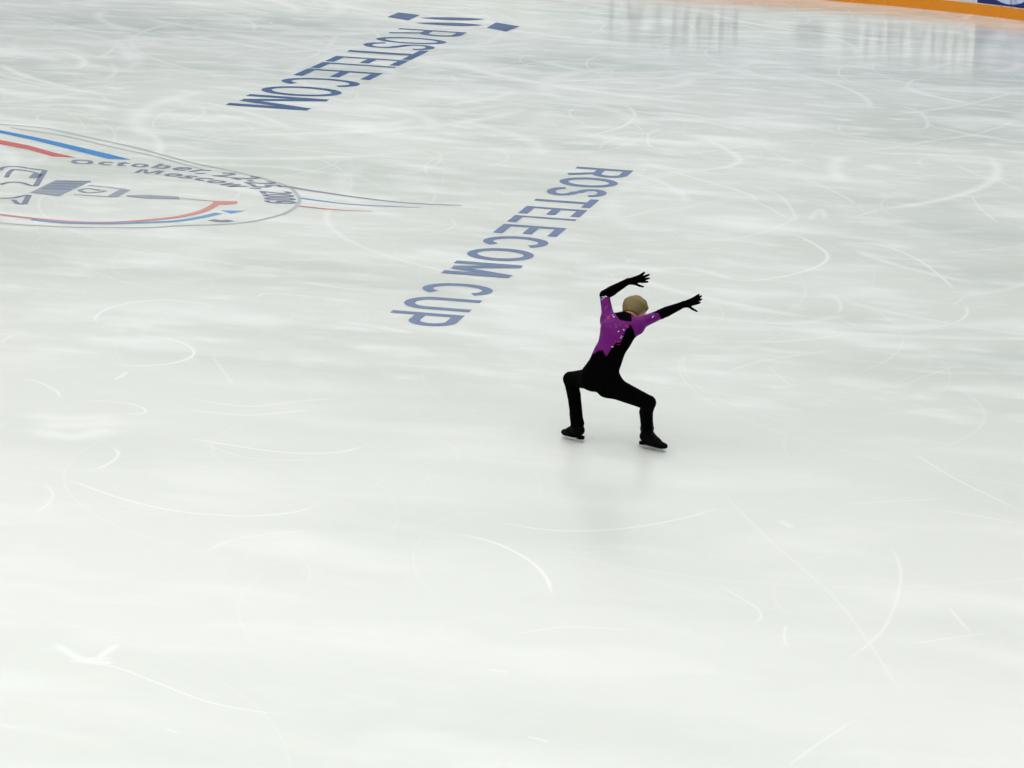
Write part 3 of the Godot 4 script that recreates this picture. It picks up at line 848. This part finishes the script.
# A distance field on a grid, joined from tapered capsules, meshed as surface nets.
class Flesh:
	var lo: Vector3
	var cell: float
	var nx: int
	var ny: int
	var nz: int
	var v := PackedFloat32Array()
	var st: Array = []

	func _init(a: Vector3, b: Vector3, size: float) -> void:
		lo = a
		cell = size
		nx = ceili((b.x - a.x) / size) + 1
		ny = ceili((b.y - a.y) / size) + 1
		nz = ceili((b.z - a.z) / size) + 1
		v.resize(nx * ny * nz)
		v.fill(1.0)

	# a tapered capsule from a to b; flat < 1 squeezes it along the direction f; k is the softness of the join
	func cone(a: Vector3, b: Vector3, ra: float, rb: float, k := 0.02, f := Vector3.ZERO, flat := 1.0, cut := false) -> void:
		var rm := maxf(ra, rb) + maxf(k, cell * 3.0)
		var p0 := a.min(b) - Vector3.ONE * rm
		var p1 := a.max(b) + Vector3.ONE * rm
		var x0 := maxi(0, floori((p0.x - lo.x) / cell))
		var x1 := mini(nx - 1, ceili((p1.x - lo.x) / cell))
		var y0 := maxi(0, floori((p0.y - lo.y) / cell))
		var y1 := mini(ny - 1, ceili((p1.y - lo.y) / cell))
		var z0 := maxi(0, floori((p0.z - lo.z) / cell))
		var z1 := mini(nz - 1, ceili((p1.z - lo.z) / cell))
		var ab := b - a
		var ll := maxf(ab.length_squared(), 1e-9)
		var more := 1.0 / flat - 1.0
		var thin := flat < 1.0
		for z in range(z0, z1 + 1):
			for y in range(y0, y1 + 1):
				var i := (z * ny + y) * nx + x0
				var p := Vector3(lo.x + x0 * cell, lo.y + y * cell, lo.z + z * cell)
				for x in range(x0, x1 + 1):
					var ap := p - a
					var t := clampf(ap.dot(ab) / ll, 0.0, 1.0)
					var q := ap - ab * t
					if thin:
						q += f * (q.dot(f) * more)
					var d := q.length() - ra - (rb - ra) * t
					if thin:
						d *= lerpf(1.0, flat, 0.5)
					var o := v[i]
					if cut:
						v[i] = maxf(o, -d)
					else:
						var h := k - absf(d - o)
						v[i] = minf(d, o) - (h * h / (4.0 * k) if h > 0.0 else 0.0)
					i += 1
					p.x += cell

	# an ellipsoid with its own axes
	func egg(c: Vector3, axes: Basis, r: Vector3, k := 0.01) -> void:
		var rm := maxf(r.x, maxf(r.y, r.z)) + maxf(k, cell * 3.0)
		var inv := axes.transposed()
		var small := minf(r.x, minf(r.y, r.z))
		for z in range(maxi(0, floori((c.z - rm - lo.z) / cell)), mini(nz - 1, ceili((c.z + rm - lo.z) / cell)) + 1):
			for y in range(maxi(0, floori((c.y - rm - lo.y) / cell)), mini(ny - 1, ceili((c.y + rm - lo.y) / cell)) + 1):
				for x in range(maxi(0, floori((c.x - rm - lo.x) / cell)), mini(nx - 1, ceili((c.x + rm - lo.x) / cell)) + 1):
					var q := inv * (Vector3(lo.x + x * cell, lo.y + y * cell, lo.z + z * cell) - c)
					var e := Vector3(q.x / r.x, q.y / r.y, q.z / r.z)
					var l := e.length()
					var g := Vector3(e.x / r.x, e.y / r.y, e.z / r.z).length()
					var d: float = l * (l - 1.0) / g if g > 1e-6 else -small
					var i := (z * ny + y) * nx + x
					var o := v[i]
					var h := k - absf(d - o)
					v[i] = minf(d, o) - (h * h / (4.0 * k) if h > 0.0 else 0.0)

	# keeps only what lies on the side of the plane that n points away from
	func trim(at: Vector3, n: Vector3, within := Vector3.ZERO, reach := 1e9) -> void:
		var i := 0
		for z in nz:
			for y in ny:
				for x in nx:
					if v[i] < 0.1:
						var p := Vector3(lo.x + x * cell, lo.y + y * cell, lo.z + z * cell)
						if reach > 1e8 or p.distance_to(within) < reach:
							v[i] = maxf(v[i], (p - at).dot(n))
					i += 1

	func value(p: Vector3) -> float:
		var q := (p - lo) / cell
		var x := clampi(roundi(q.x), 0, nx - 1)
		var y := clampi(roundi(q.y), 0, ny - 1)
		var z := clampi(roundi(q.z), 0, nz - 1)
		return v[(z * ny + y) * nx + x]

	# [points, normals, quads as four indices each]
	func net() -> Array:
		var sx := 1
		var sy := nx
		var sz := nx * ny
		var off := [0, sx, sy, sx + sy, sz, sx + sz, sy + sz, sx + sy + sz]
		var at := {}
		var pts := PackedVector3Array()
		var nrm := PackedVector3Array()
		var near := cell * 1.8
		for z in nz - 1:
			for y in ny - 1:
				var i := z * sz + y * sy
				for x in nx - 1:
					if absf(v[i]) < near:
						var inside := 0
						for o in off:
							if v[i + o] < 0.0: inside += 1
						if inside > 0 and inside < 8:
							var sum := Vector3.ZERO
							var n := 0
							for e in [[0, 1], [2, 3], [4, 5], [6, 7], [0, 2], [1, 3], [4, 6], [5, 7], [0, 4], [1, 5], [2, 6], [3, 7]]:
								var a := v[i + off[e[0]]]
								var b := v[i + off[e[1]]]
								if (a < 0.0) != (b < 0.0):
									var pa := Vector3(e[0] & 1, (e[0] >> 1) & 1, e[0] >> 2)
									var pb := Vector3(e[1] & 1, (e[1] >> 1) & 1, e[1] >> 2)
									sum += pa.lerp(pb, a / (a - b))
									n += 1
							sum /= n
							at[i] = pts.size()
							pts.append(lo + (Vector3(x, y, z) + sum) * cell)
							var g := Vector3(
								v[i + sx] + v[i + sx + sy] + v[i + sx + sz] + v[i + sx + sy + sz] - v[i] - v[i + sy] - v[i + sz] - v[i + sy + sz],
								v[i + sy] + v[i + sx + sy] + v[i + sy + sz] + v[i + sx + sy + sz] - v[i] - v[i + sx] - v[i + sz] - v[i + sx + sz],
								v[i + sz] + v[i + sx + sz] + v[i + sy + sz] + v[i + sx + sy + sz] - v[i] - v[i + sx] - v[i + sy] - v[i + sx + sy])
							nrm.append(g.normalized())
					i += 1
		var quads := PackedInt32Array()
		for i: int in at:
			for d in [[sx, sy, sz], [sy, sz, sx], [sz, sx, sy]]:
				var a := v[i]
				var b := v[i + d[0]]
				if (a < 0.0) == (b < 0.0): continue
				var i1: int = i - d[1]
				var i2: int = i - d[1] - d[2]
				var i3: int = i - d[2]
				if at.has(i1) and at.has(i2) and at.has(i3):
					if a < 0.0:
						quads.append_array(PackedInt32Array([at[i], at[i3], at[i2], at[i1]]))
					else:
						quads.append_array(PackedInt32Array([at[i], at[i1], at[i2], at[i3]]))
		return [pts, nrm, quads]

func skin_of(net: Array, st: SurfaceTool, area := PackedVector2Array(), within := true) -> void:
	# adds the quads of a net whose middle is picked; front faces run clockwise
	var pts: PackedVector3Array = net[0]
	var nrm: PackedVector3Array = net[1]
	var q: PackedInt32Array = net[2]
	for i in range(0, q.size(), 4):
		for tri in [[0, 1, 2], [0, 2, 3]]:
			var a := q[i + tri[0]]
			var b := q[i + tri[1]]
			var c := q[i + tri[2]]
			if area.size() and Geometry2D.is_point_in_polygon(on_back((pts[a] + pts[b] + pts[c]) / 3.0), area) != within:
				continue
			var front := (pts[b] - pts[a]).cross(pts[c] - pts[a]).dot(nrm[a] + nrm[b] + nrm[c]) < 0.0
			for k in ([a, b, c] if front else [a, c, b]):
				st.set_normal(nrm[k])
				st.add_vertex(pts[k])

const ACROSS := Vector3(0.985, 0.0, -0.175)   # the direction in which the skater's back spreads widest
const RISE := Vector3(-0.036, 0.98, -0.195)

func on_back(p: Vector3) -> Vector2:
	return Vector2(p.dot(ACROSS), p.dot(RISE))

func build_skater() -> void:
	var j := {}
	for k in JOINTS: j[k] = Vector3(JOINTS[k][0], JOINTS[k][1], JOINTS[k][2])
	var side := Vector3(j.shR - j.shL) * Vector3(1, 0, 1)
	side = side.normalized()
	var fwd := Vector3(side.z, 0, -side.x)   # where the chest looks: away from the viewer
	var who := thing("person", "figure skater in black and purple costume in a wide knee bend, arms raised", "person")
	var skin := mat(Color(0.72, 0.5, 0.4), 0.55)
	skin.subsurf_scatter_enabled = true
	skin.subsurf_scatter_strength = 0.05
	var black := mat(Color(0.012, 0.012, 0.018), 0.9, 0.0, 0.1)
	var purple := mat(PURPLE, 0.55, 0.0, 0.25)
	var leather := mat(Color(0.012, 0.012, 0.016), 0.6, 0.0, 0.15)
	var steel := mat(Color(0.93, 0.94, 0.95), 0.4, 1.0)
	var hair := mat(Color(0.46, 0.385, 0.22), 0.6)

	# the body: trunk, limbs and head in one surface
	var st := begin()
	var f := Flesh.new(Vector3(-0.62, 0.05, -0.42), Vector3(0.6, 1.46, 0.46), 0.012)
	trunk(f, j, fwd, -0.012)
	limbs(f, j, -0.012)
	skin_of(f.net(), st)
	var hc: Vector3 = j.head
	var hup := (hc - Vector3(j.neck)).normalized().lerp(Vector3.UP, 0.35).normalized()
	var look := (fwd * 0.9 + side * 0.42 - Vector3.UP * 0.5)
	look = (look - hup * look.dot(hup)).normalized()
	var ear := look.cross(hup).normalized()
	var hb := Basis(ear, hup, -look)
	var h := Flesh.new(hc - Vector3.ONE * 0.19, hc + Vector3.ONE * 0.19, 0.004)
	h.cone(Vector3(j.neck) + Vector3(0, -0.02, 0), hc - hup * 0.03 - look * 0.01, 0.056, 0.052, 0.02)
	h.egg(hc + hup * 0.02 - look * 0.008, hb, Vector3(0.074, 0.092, 0.094), 0.02)
	h.egg(hc - hup * 0.045 + look * 0.032, hb, Vector3(0.056, 0.066, 0.058), 0.03)
	h.cone(hc - hup * 0.0 + look * 0.084, hc - hup * 0.03 + look * 0.104, 0.008, 0.013, 0.012)
	for s in [-1.0, 1.0]:
		h.egg(hc + ear * s * 0.075 - hup * 0.012, hb, Vector3(0.01, 0.031, 0.019), 0.006)
		h.cone(hc + ear * s * 0.03 + hup * 0.02 + look * 0.074, hc + ear * s * 0.05 + hup * 0.016 + look * 0.062, 0.012, 0.01, 0.012)
		h.cone(hc + ear * s * 0.031 + hup * 0.003 + look * 0.097, hc + ear * s * 0.033 + hup * 0.003 + look * 0.096, 0.013, 0.013, 0.004, Vector3.ZERO, 1.0, true)
	h.cone(hc - ear * 0.018 - hup * 0.058 + look * 0.083, hc + ear * 0.018 - hup * 0.058 + look * 0.083, 0.007, 0.007, 0.008)
	skin_of(h.net(), st)
	put("body", st.commit(), skin, who)
	for s in [-1.0, 1.0]:
		var e := SphereMesh.new()
		e.radius = 0.011
		e.height = 0.022
		e.radial_segments = 16
		e.rings = 8
		var o := put("eye", e, mat(Color(0.85, 0.84, 0.82), 0.2), who)
		o.position = hc + ear * s * 0.031 + hup * 0.003 + look * 0.081
		var pu := SphereMesh.new()
		pu.radius = 0.005
		pu.height = 0.01
		pu.radial_segments = 12
		pu.rings = 6
		put("iris", pu, mat(Color(0.16, 0.2, 0.24), 0.2), o).position = look * 0.0075

	# hair: a full blond bob round the back and sides of the head, combed into locks
	var hr := Flesh.new(hc - Vector3.ONE * 0.2, hc + Vector3.ONE * 0.2, 0.005)
	hr.egg(hc + hup * 0.012 - look * 0.014, hb, Vector3(0.097, 0.097, 0.108), 0.01)
	for i in 26:
		var a := i / 26.0 * TAU
		var d := ear * cos(a) + look * sin(a)
		if d.dot(look) > 0.72: continue
		var c := hc - look * 0.012
		hr.cone(c + hup * 0.088 + d * 0.035, c + hup * 0.03 + d * 0.082, 0.018, 0.02, 0.016)
		hr.cone(c + hup * 0.03 + d * 0.082, c - hup * (0.05 + 0.006 * (i % 3)) + d * 0.068, 0.02, 0.013, 0.014)
	hr.trim(hc + look * 0.055 + hup * 0.03, (look * 0.85 - hup * 0.35).normalized())
	for i in 5:
		var e := (i - 2) * 0.022
		hr.cone(hc + hup * 0.085 + look * 0.03 + ear * e * 0.8, hc + hup * (0.05 - 0.006 * (i % 2)) + look * (0.089 - absf(e) * 0.35) + ear * e * 1.15, 0.026, 0.014, 0.014)
	st = begin()
	skin_of(hr.net(), st)
	put("hair", st.commit(), hair, who)

	# the costume, one close-fitting suit of black and purple cloth
	var su := Flesh.new(Vector3(-0.62, 0.1, -0.46), Vector3(0.62, 1.34, 0.48), 0.0075)
	trunk(su, j, fwd, 0.0)
	limbs(su, j, 0.0, true)
	var net := su.net()
	var area := pairs(PURPLE_AREA)
	st = begin()
	skin_of(net, st, area, false)
	var suit := put("costume", st.commit(), black, who)
	suit.set_meta("label", "black trousers and back panel of the costume")
	st = begin()
	skin_of(net, st, area, true)
	put("costume_top", st.commit(), purple, who).set_meta("label", "shiny purple top of the costume")

	# glass stones sewn along the edges of the purple cloth
	var white_stones := begin()
	var red_stones := begin()
	rng.seed = 4
	var bead := SphereMesh.new()
	bead.radius = 0.0042
	bead.height = 0.006
	bead.radial_segments = 8
	bead.rings = 4
	for s in STONES:
		var n: int = s[3]
		for i in n:
			var c: Vector2 = Vector2(s[0], s[1]) + (Vector2(rng.randf_range(-1, 1), rng.randf_range(-1, 1)) * s[2] if n > 1 else Vector2.ZERO)
			# from behind the back straight on to the cloth
			var view := ACROSS.cross(RISE)
			var p: Vector3 = ACROSS * c.x + RISE * c.y + view * 0.45
			for step in 260:
				if su.value(p) < 0.003: break
				p -= view * 0.0035
			var b := Basis.from_scale(Vector3.ONE * s[5])
			(red_stones if s[4] else white_stones).append_from(bead, 0, Transform3D(b, p))
	var glint := mat(Color(0.97, 0.97, 1.0), 0.25)
	var o1 := put("rhinestones", white_stones.commit(), glint, who)
	tag(o1, "tiny clear rhinestones on the back", "", "", "stuff")
	var o2 := put("rhinestones", red_stones.commit(), mat(Color(0.85, 0.22, 0.45), 0.3, 0.0), who)
	tag(o2, "tiny pink-red rhinestones on the back", "", "", "stuff")

	glove(who, black, j.elL, j.wrL, HAND_LEFT)
	glove(who, black, j.elR, j.wrR, HAND_RIGHT)
	boot(who, leather, steel, j.ankL, BLADE_LEFT, j.kneeL)
	boot(who, leather, steel, j.ankR, BLADE_RIGHT, j.kneeR)

func trunk(f: Flesh, j: Dictionary, fwd: Vector3, grow: float) -> void:
	var low: Vector3 = Vector3(j.chest).lerp(j.neck, 0.62)
	var waist: Vector3 = j.waist
	f.cone(Vector3(j.hipL) + Vector3(0, 0.03, 0), Vector3(j.hipR) + Vector3(0, 0.03, 0), 0.098 + grow, 0.098 + grow, 0.03)
	f.cone(Vector3(j.pelvis) + Vector3(0, 0.05, 0), waist, 0.145 + grow, 0.132 + grow, 0.05, fwd, 0.72)
	f.cone(waist, j.chest, 0.13 + grow, 0.15 + grow, 0.03, fwd, 0.72)
	f.cone(j.chest, low, 0.15 + grow, 0.108 + grow, 0.03, fwd, 0.72)
	f.cone(Vector3(j.hipL) + Vector3(0, 0.07, 0), waist + (Vector3(j.hipL) - Vector3(j.hipR)).normalized() * 0.045, 0.075 + grow, 0.075 + grow, 0.05)
	for s in ["L", "R"]:
		var sh: Vector3 = j["sh" + s]
		var hip: Vector3 = j["hip" + s]
		f.cone(low, sh - Vector3(0, 0.015, 0), 0.07 + grow, 0.056 + grow, 0.05)
		f.cone(Vector3(j.chest).lerp(sh, 0.3) - Vector3(0, 0.02, 0), sh - Vector3(0, 0.03, 0), 0.075 + grow, 0.056 + grow, 0.05)
		f.cone(hip - fwd * 0.05 - Vector3(0, 0.01, 0), hip - fwd * 0.045 + Vector3(0, 0.02, 0), 0.075 + grow, 0.075 + grow, 0.04)
		# shoulder blade and neck muscle
		f.cone(Vector3(j.chest).lerp(sh, 0.55) - fwd * 0.055, Vector3(j.chest).lerp(sh, 0.5) - fwd * 0.055 - Vector3(0, 0.06, 0), 0.04 + grow, 0.03 + grow, 0.05)
		f.cone(Vector3(j.neck) - Vector3(0, 0.035, 0), sh, 0.046 + grow, 0.042 + grow, 0.05)
	f.cone(low, Vector3(j.neck) - Vector3(0.0, 0.03, 0), 0.07 + grow, 0.058 + grow, 0.03)

func limbs(f: Flesh, j: Dictionary, grow: float, cloth := false) -> void:
	for s in ["L", "R"]:
		var hip: Vector3 = j["hip" + s]
		var knee: Vector3 = j["knee" + s]
		var ank: Vector3 = j["ank" + s]
		var el: Vector3 = j["el" + s]
		var wr: Vector3 = j["wr" + s]
		f.cone(hip, knee, 0.096 + grow, 0.063 + grow, 0.05)
		var back := (hip - knee).normalized() * 0.02
		f.cone(knee, knee.lerp(ank, 0.32) + back, 0.062 + grow, 0.058 + grow, 0.012)
		f.cone(knee.lerp(ank, 0.32) + back, ank + Vector3(0, 0.05, 0), 0.058 + grow, (0.052 if cloth else 0.04) + grow, 0.006)
		if cloth:
			f.cone(ank.lerp(knee, 0.3), ank + Vector3(0, 0.05, 0), 0.05, 0.06, 0.006)
		else:
			f.cone(ank + Vector3(0, 0.05, 0), ank - Vector3(0, 0.03, 0), 0.04 + grow, 0.036 + grow, 0.02)
		f.cone(j["sh" + s], el, 0.053 + grow, 0.041 + grow, 0.03)
		f.cone(el, el.lerp(wr, 0.25), 0.041 + grow, 0.04 + grow, 0.008)
		if not cloth:
			f.cone(el.lerp(wr, 0.25), wr, 0.042 + grow, 0.034 + grow, 0.02)

func glove(who: Node3D, m: Material, el: Vector3, wr: Vector3, hand: Array) -> void:
	# long glove: forearm, palm, four bent fingers and a thumb; hand = knuckles and tips, thumb last
	var p := PackedVector3Array()
	for i in range(0, hand.size(), 3): p.append(Vector3(hand[i], hand[i + 1], hand[i + 2]))
	var lo := el.min(wr)
	var hi := el.max(wr)
	for q in p:
		lo = lo.min(q)
		hi = hi.max(q)
	var f := Flesh.new(lo - Vector3.ONE * 0.07, hi + Vector3.ONE * 0.07, 0.0045)
	f.cone(el, el.lerp(wr, 0.3), 0.044, 0.043, 0.02)
	f.cone(el.lerp(wr, 0.3), wr, 0.043, 0.028, 0.006)
	for i in 4:
		var kn := p[i * 2]
		var tip := p[i * 2 + 1]
		f.cone(wr, kn, 0.022, 0.0145, 0.012)
		var bend := Vector3(-0.17, 0.0, -0.98) * 0.008
		var a := kn.lerp(tip, 0.45) - bend
		var b := kn.lerp(tip, 0.76) - bend * 0.7
		f.cone(kn, a, 0.012, 0.0112, 0.004)
		f.cone(a, b, 0.0112, 0.0102, 0.003)
		f.cone(b, tip, 0.0102, 0.0085, 0.003)
	var base := wr.lerp(p[8], 0.5)
	var bent := p[8].lerp(p[9], 0.5) + Vector3(0, -0.003, 0)
	f.cone(wr, base, 0.02, 0.016, 0.012)
	f.cone(base, p[8], 0.016, 0.0125, 0.008)
	f.cone(p[8], bent, 0.012, 0.0105, 0.004)
	f.cone(bent, p[9], 0.0105, 0.008, 0.003)
	var st := begin()
	skin_of(f.net(), st)
	put("glove", st.commit(), m, who)

func boot(who: Node3D, leather: Material, steel: Material, ank: Vector3, blade: Array, knee: Vector3) -> void:
	var heel := Vector3(blade[0], 0, blade[1])
	var toe := Vector3(blade[2], 0, blade[3])
	var d := (toe - heel).normalized()
	var w := d.cross(Vector3.UP)
	var long := heel.distance_to(toe)
	var f := Flesh.new(Vector3(minf(heel.x, toe.x) - 0.12, 0.03, minf(heel.z, toe.z) - 0.12), Vector3(maxf(heel.x, toe.x) + 0.12, 0.32, maxf(heel.z, toe.z) + 0.12), 0.005)
	var hb := heel + d * 0.02
	var shaft := ank + (knee - ank).normalized() * 0.09
	f.cone(hb + Vector3(0, 0.1, 0) + d * 0.02, hb + d * 0.05 + Vector3(0, 0.09, 0), 0.042, 0.038, 0.02)
	f.cone(hb + d * 0.03 + Vector3(0, 0.1, 0), heel + d * (long * 0.66) + Vector3(0, 0.062, 0), 0.038, 0.037, 0.02)
	f.cone(heel + d * (long * 0.6) + Vector3(0, 0.062, 0), heel + d * (long - 0.022) + Vector3(0, 0.054, 0), 0.039, 0.03, 0.02)
	f.cone(ank + Vector3(0, 0.02, 0), heel + d * (long * 0.6) + Vector3(0, 0.078, 0), 0.044, 0.037, 0.025)
	f.cone(hb + d * 0.03 + Vector3(0, 0.108, 0), ank + Vector3(0, 0.03, 0), 0.041, 0.044, 0.02)
	f.cone(ank, shaft, 0.045, 0.05, 0.02)
	f.trim(Vector3(0, 0.042, 0), Vector3.DOWN)
	var st := begin()
	skin_of(f.net(), st)
	var b := put("boot", st.commit(), leather, who)
	# heel block and sole
	var sole := begin()
	slab(sole, heel - d * 0.006, d, w, 0.0, 0.07, 0.03, 0.03, 0.054)
	slab(sole, heel - d * 0.006, d, w, 0.06, long - 0.004, 0.034, 0.036, 0.047)
	sole.generate_normals()
	put("sole", sole.commit(), leather, b)
	# blade: a thin runner with a gentle rocker, two posts and toe picks
	var bl := begin()
	var n := 16
	for i in n:
		var u0 := float(i) / n
		var u1 := float(i + 1) / n
		plate(bl, heel, d, w, u0 * long * 1.06 - 0.015, u1 * long * 1.06 - 0.015, 0.006 * pow(2.0 * u0 - 0.9, 2.0), 0.006 * pow(2.0 * u1 - 0.9, 2.0), 0.021, 0.003)
	plate(bl, heel, d, w, 0.02, 0.052, 0.014, 0.014, 0.034, 0.005)
	plate(bl, heel, d, w, long * 0.62, long * 0.9, 0.014, 0.014, 0.038, 0.005)
	for i in 3:
		plate(bl, heel, d, w, long + 0.0 - i * 0.006, long + 0.004 - i * 0.006, 0.004 + 0.004 * (2 - i), 0.006 + 0.004 * (2 - i), 0.021, 0.004)
	bl.generate_normals()
	var bp := put("blade", bl.commit(), steel, b)
	bp.set_meta("label", "polished steel skate blade")

func slab(st: SurfaceTool, at: Vector3, d: Vector3, w: Vector3, a: float, b: float, half: float, y0: float, y1: float) -> void:
	# a sole plate rounded at its front and back
	var line := PackedVector2Array()
	for i in 17:
		var t := -PI / 2 + PI * i / 16.0
		line.append(Vector2(b - half + cos(t) * half, sin(t) * half))
	for i in 17:
		var t := PI / 2 + PI * i / 16.0
		line.append(Vector2(a + half * 0.6 + cos(t) * half * 0.6, sin(t) * half))
	var n := line.size()
	for i in n:
		var p := at + d * line[i].x + w * line[i].y
		var q := at + d * line[(i + 1) % n].x + w * line[(i + 1) % n].y
		var c := at + d * (a + b) / 2
		var lo := Vector3(0, y0, 0)
		var hi := Vector3(0, y1, 0)
		for v in [p + lo, q + lo, p + hi, q + lo, q + hi, p + hi, c + hi, p + hi, q + hi, c + lo, q + lo, p + lo]:
			st.add_vertex(v)

func plate(st: SurfaceTool, at: Vector3, d: Vector3, w: Vector3, a: float, b: float, ya: float, yb: float, top: float, half: float) -> void:
	var v := []
	for s in [-half, half]:
		v.append(at + d * a + w * s + Vector3(0, ya, 0))
		v.append(at + d * b + w * s + Vector3(0, yb, 0))
		v.append(at + d * b + w * s + Vector3(0, top, 0))
		v.append(at + d * a + w * s + Vector3(0, top, 0))
	for q in [[0, 1, 2, 3], [7, 6, 5, 4], [0, 4, 5, 1], [3, 2, 6, 7], [0, 3, 7, 4], [1, 5, 6, 2]]:
		for k in [0, 1, 2, 0, 2, 3]: st.add_vertex(v[q[k]])
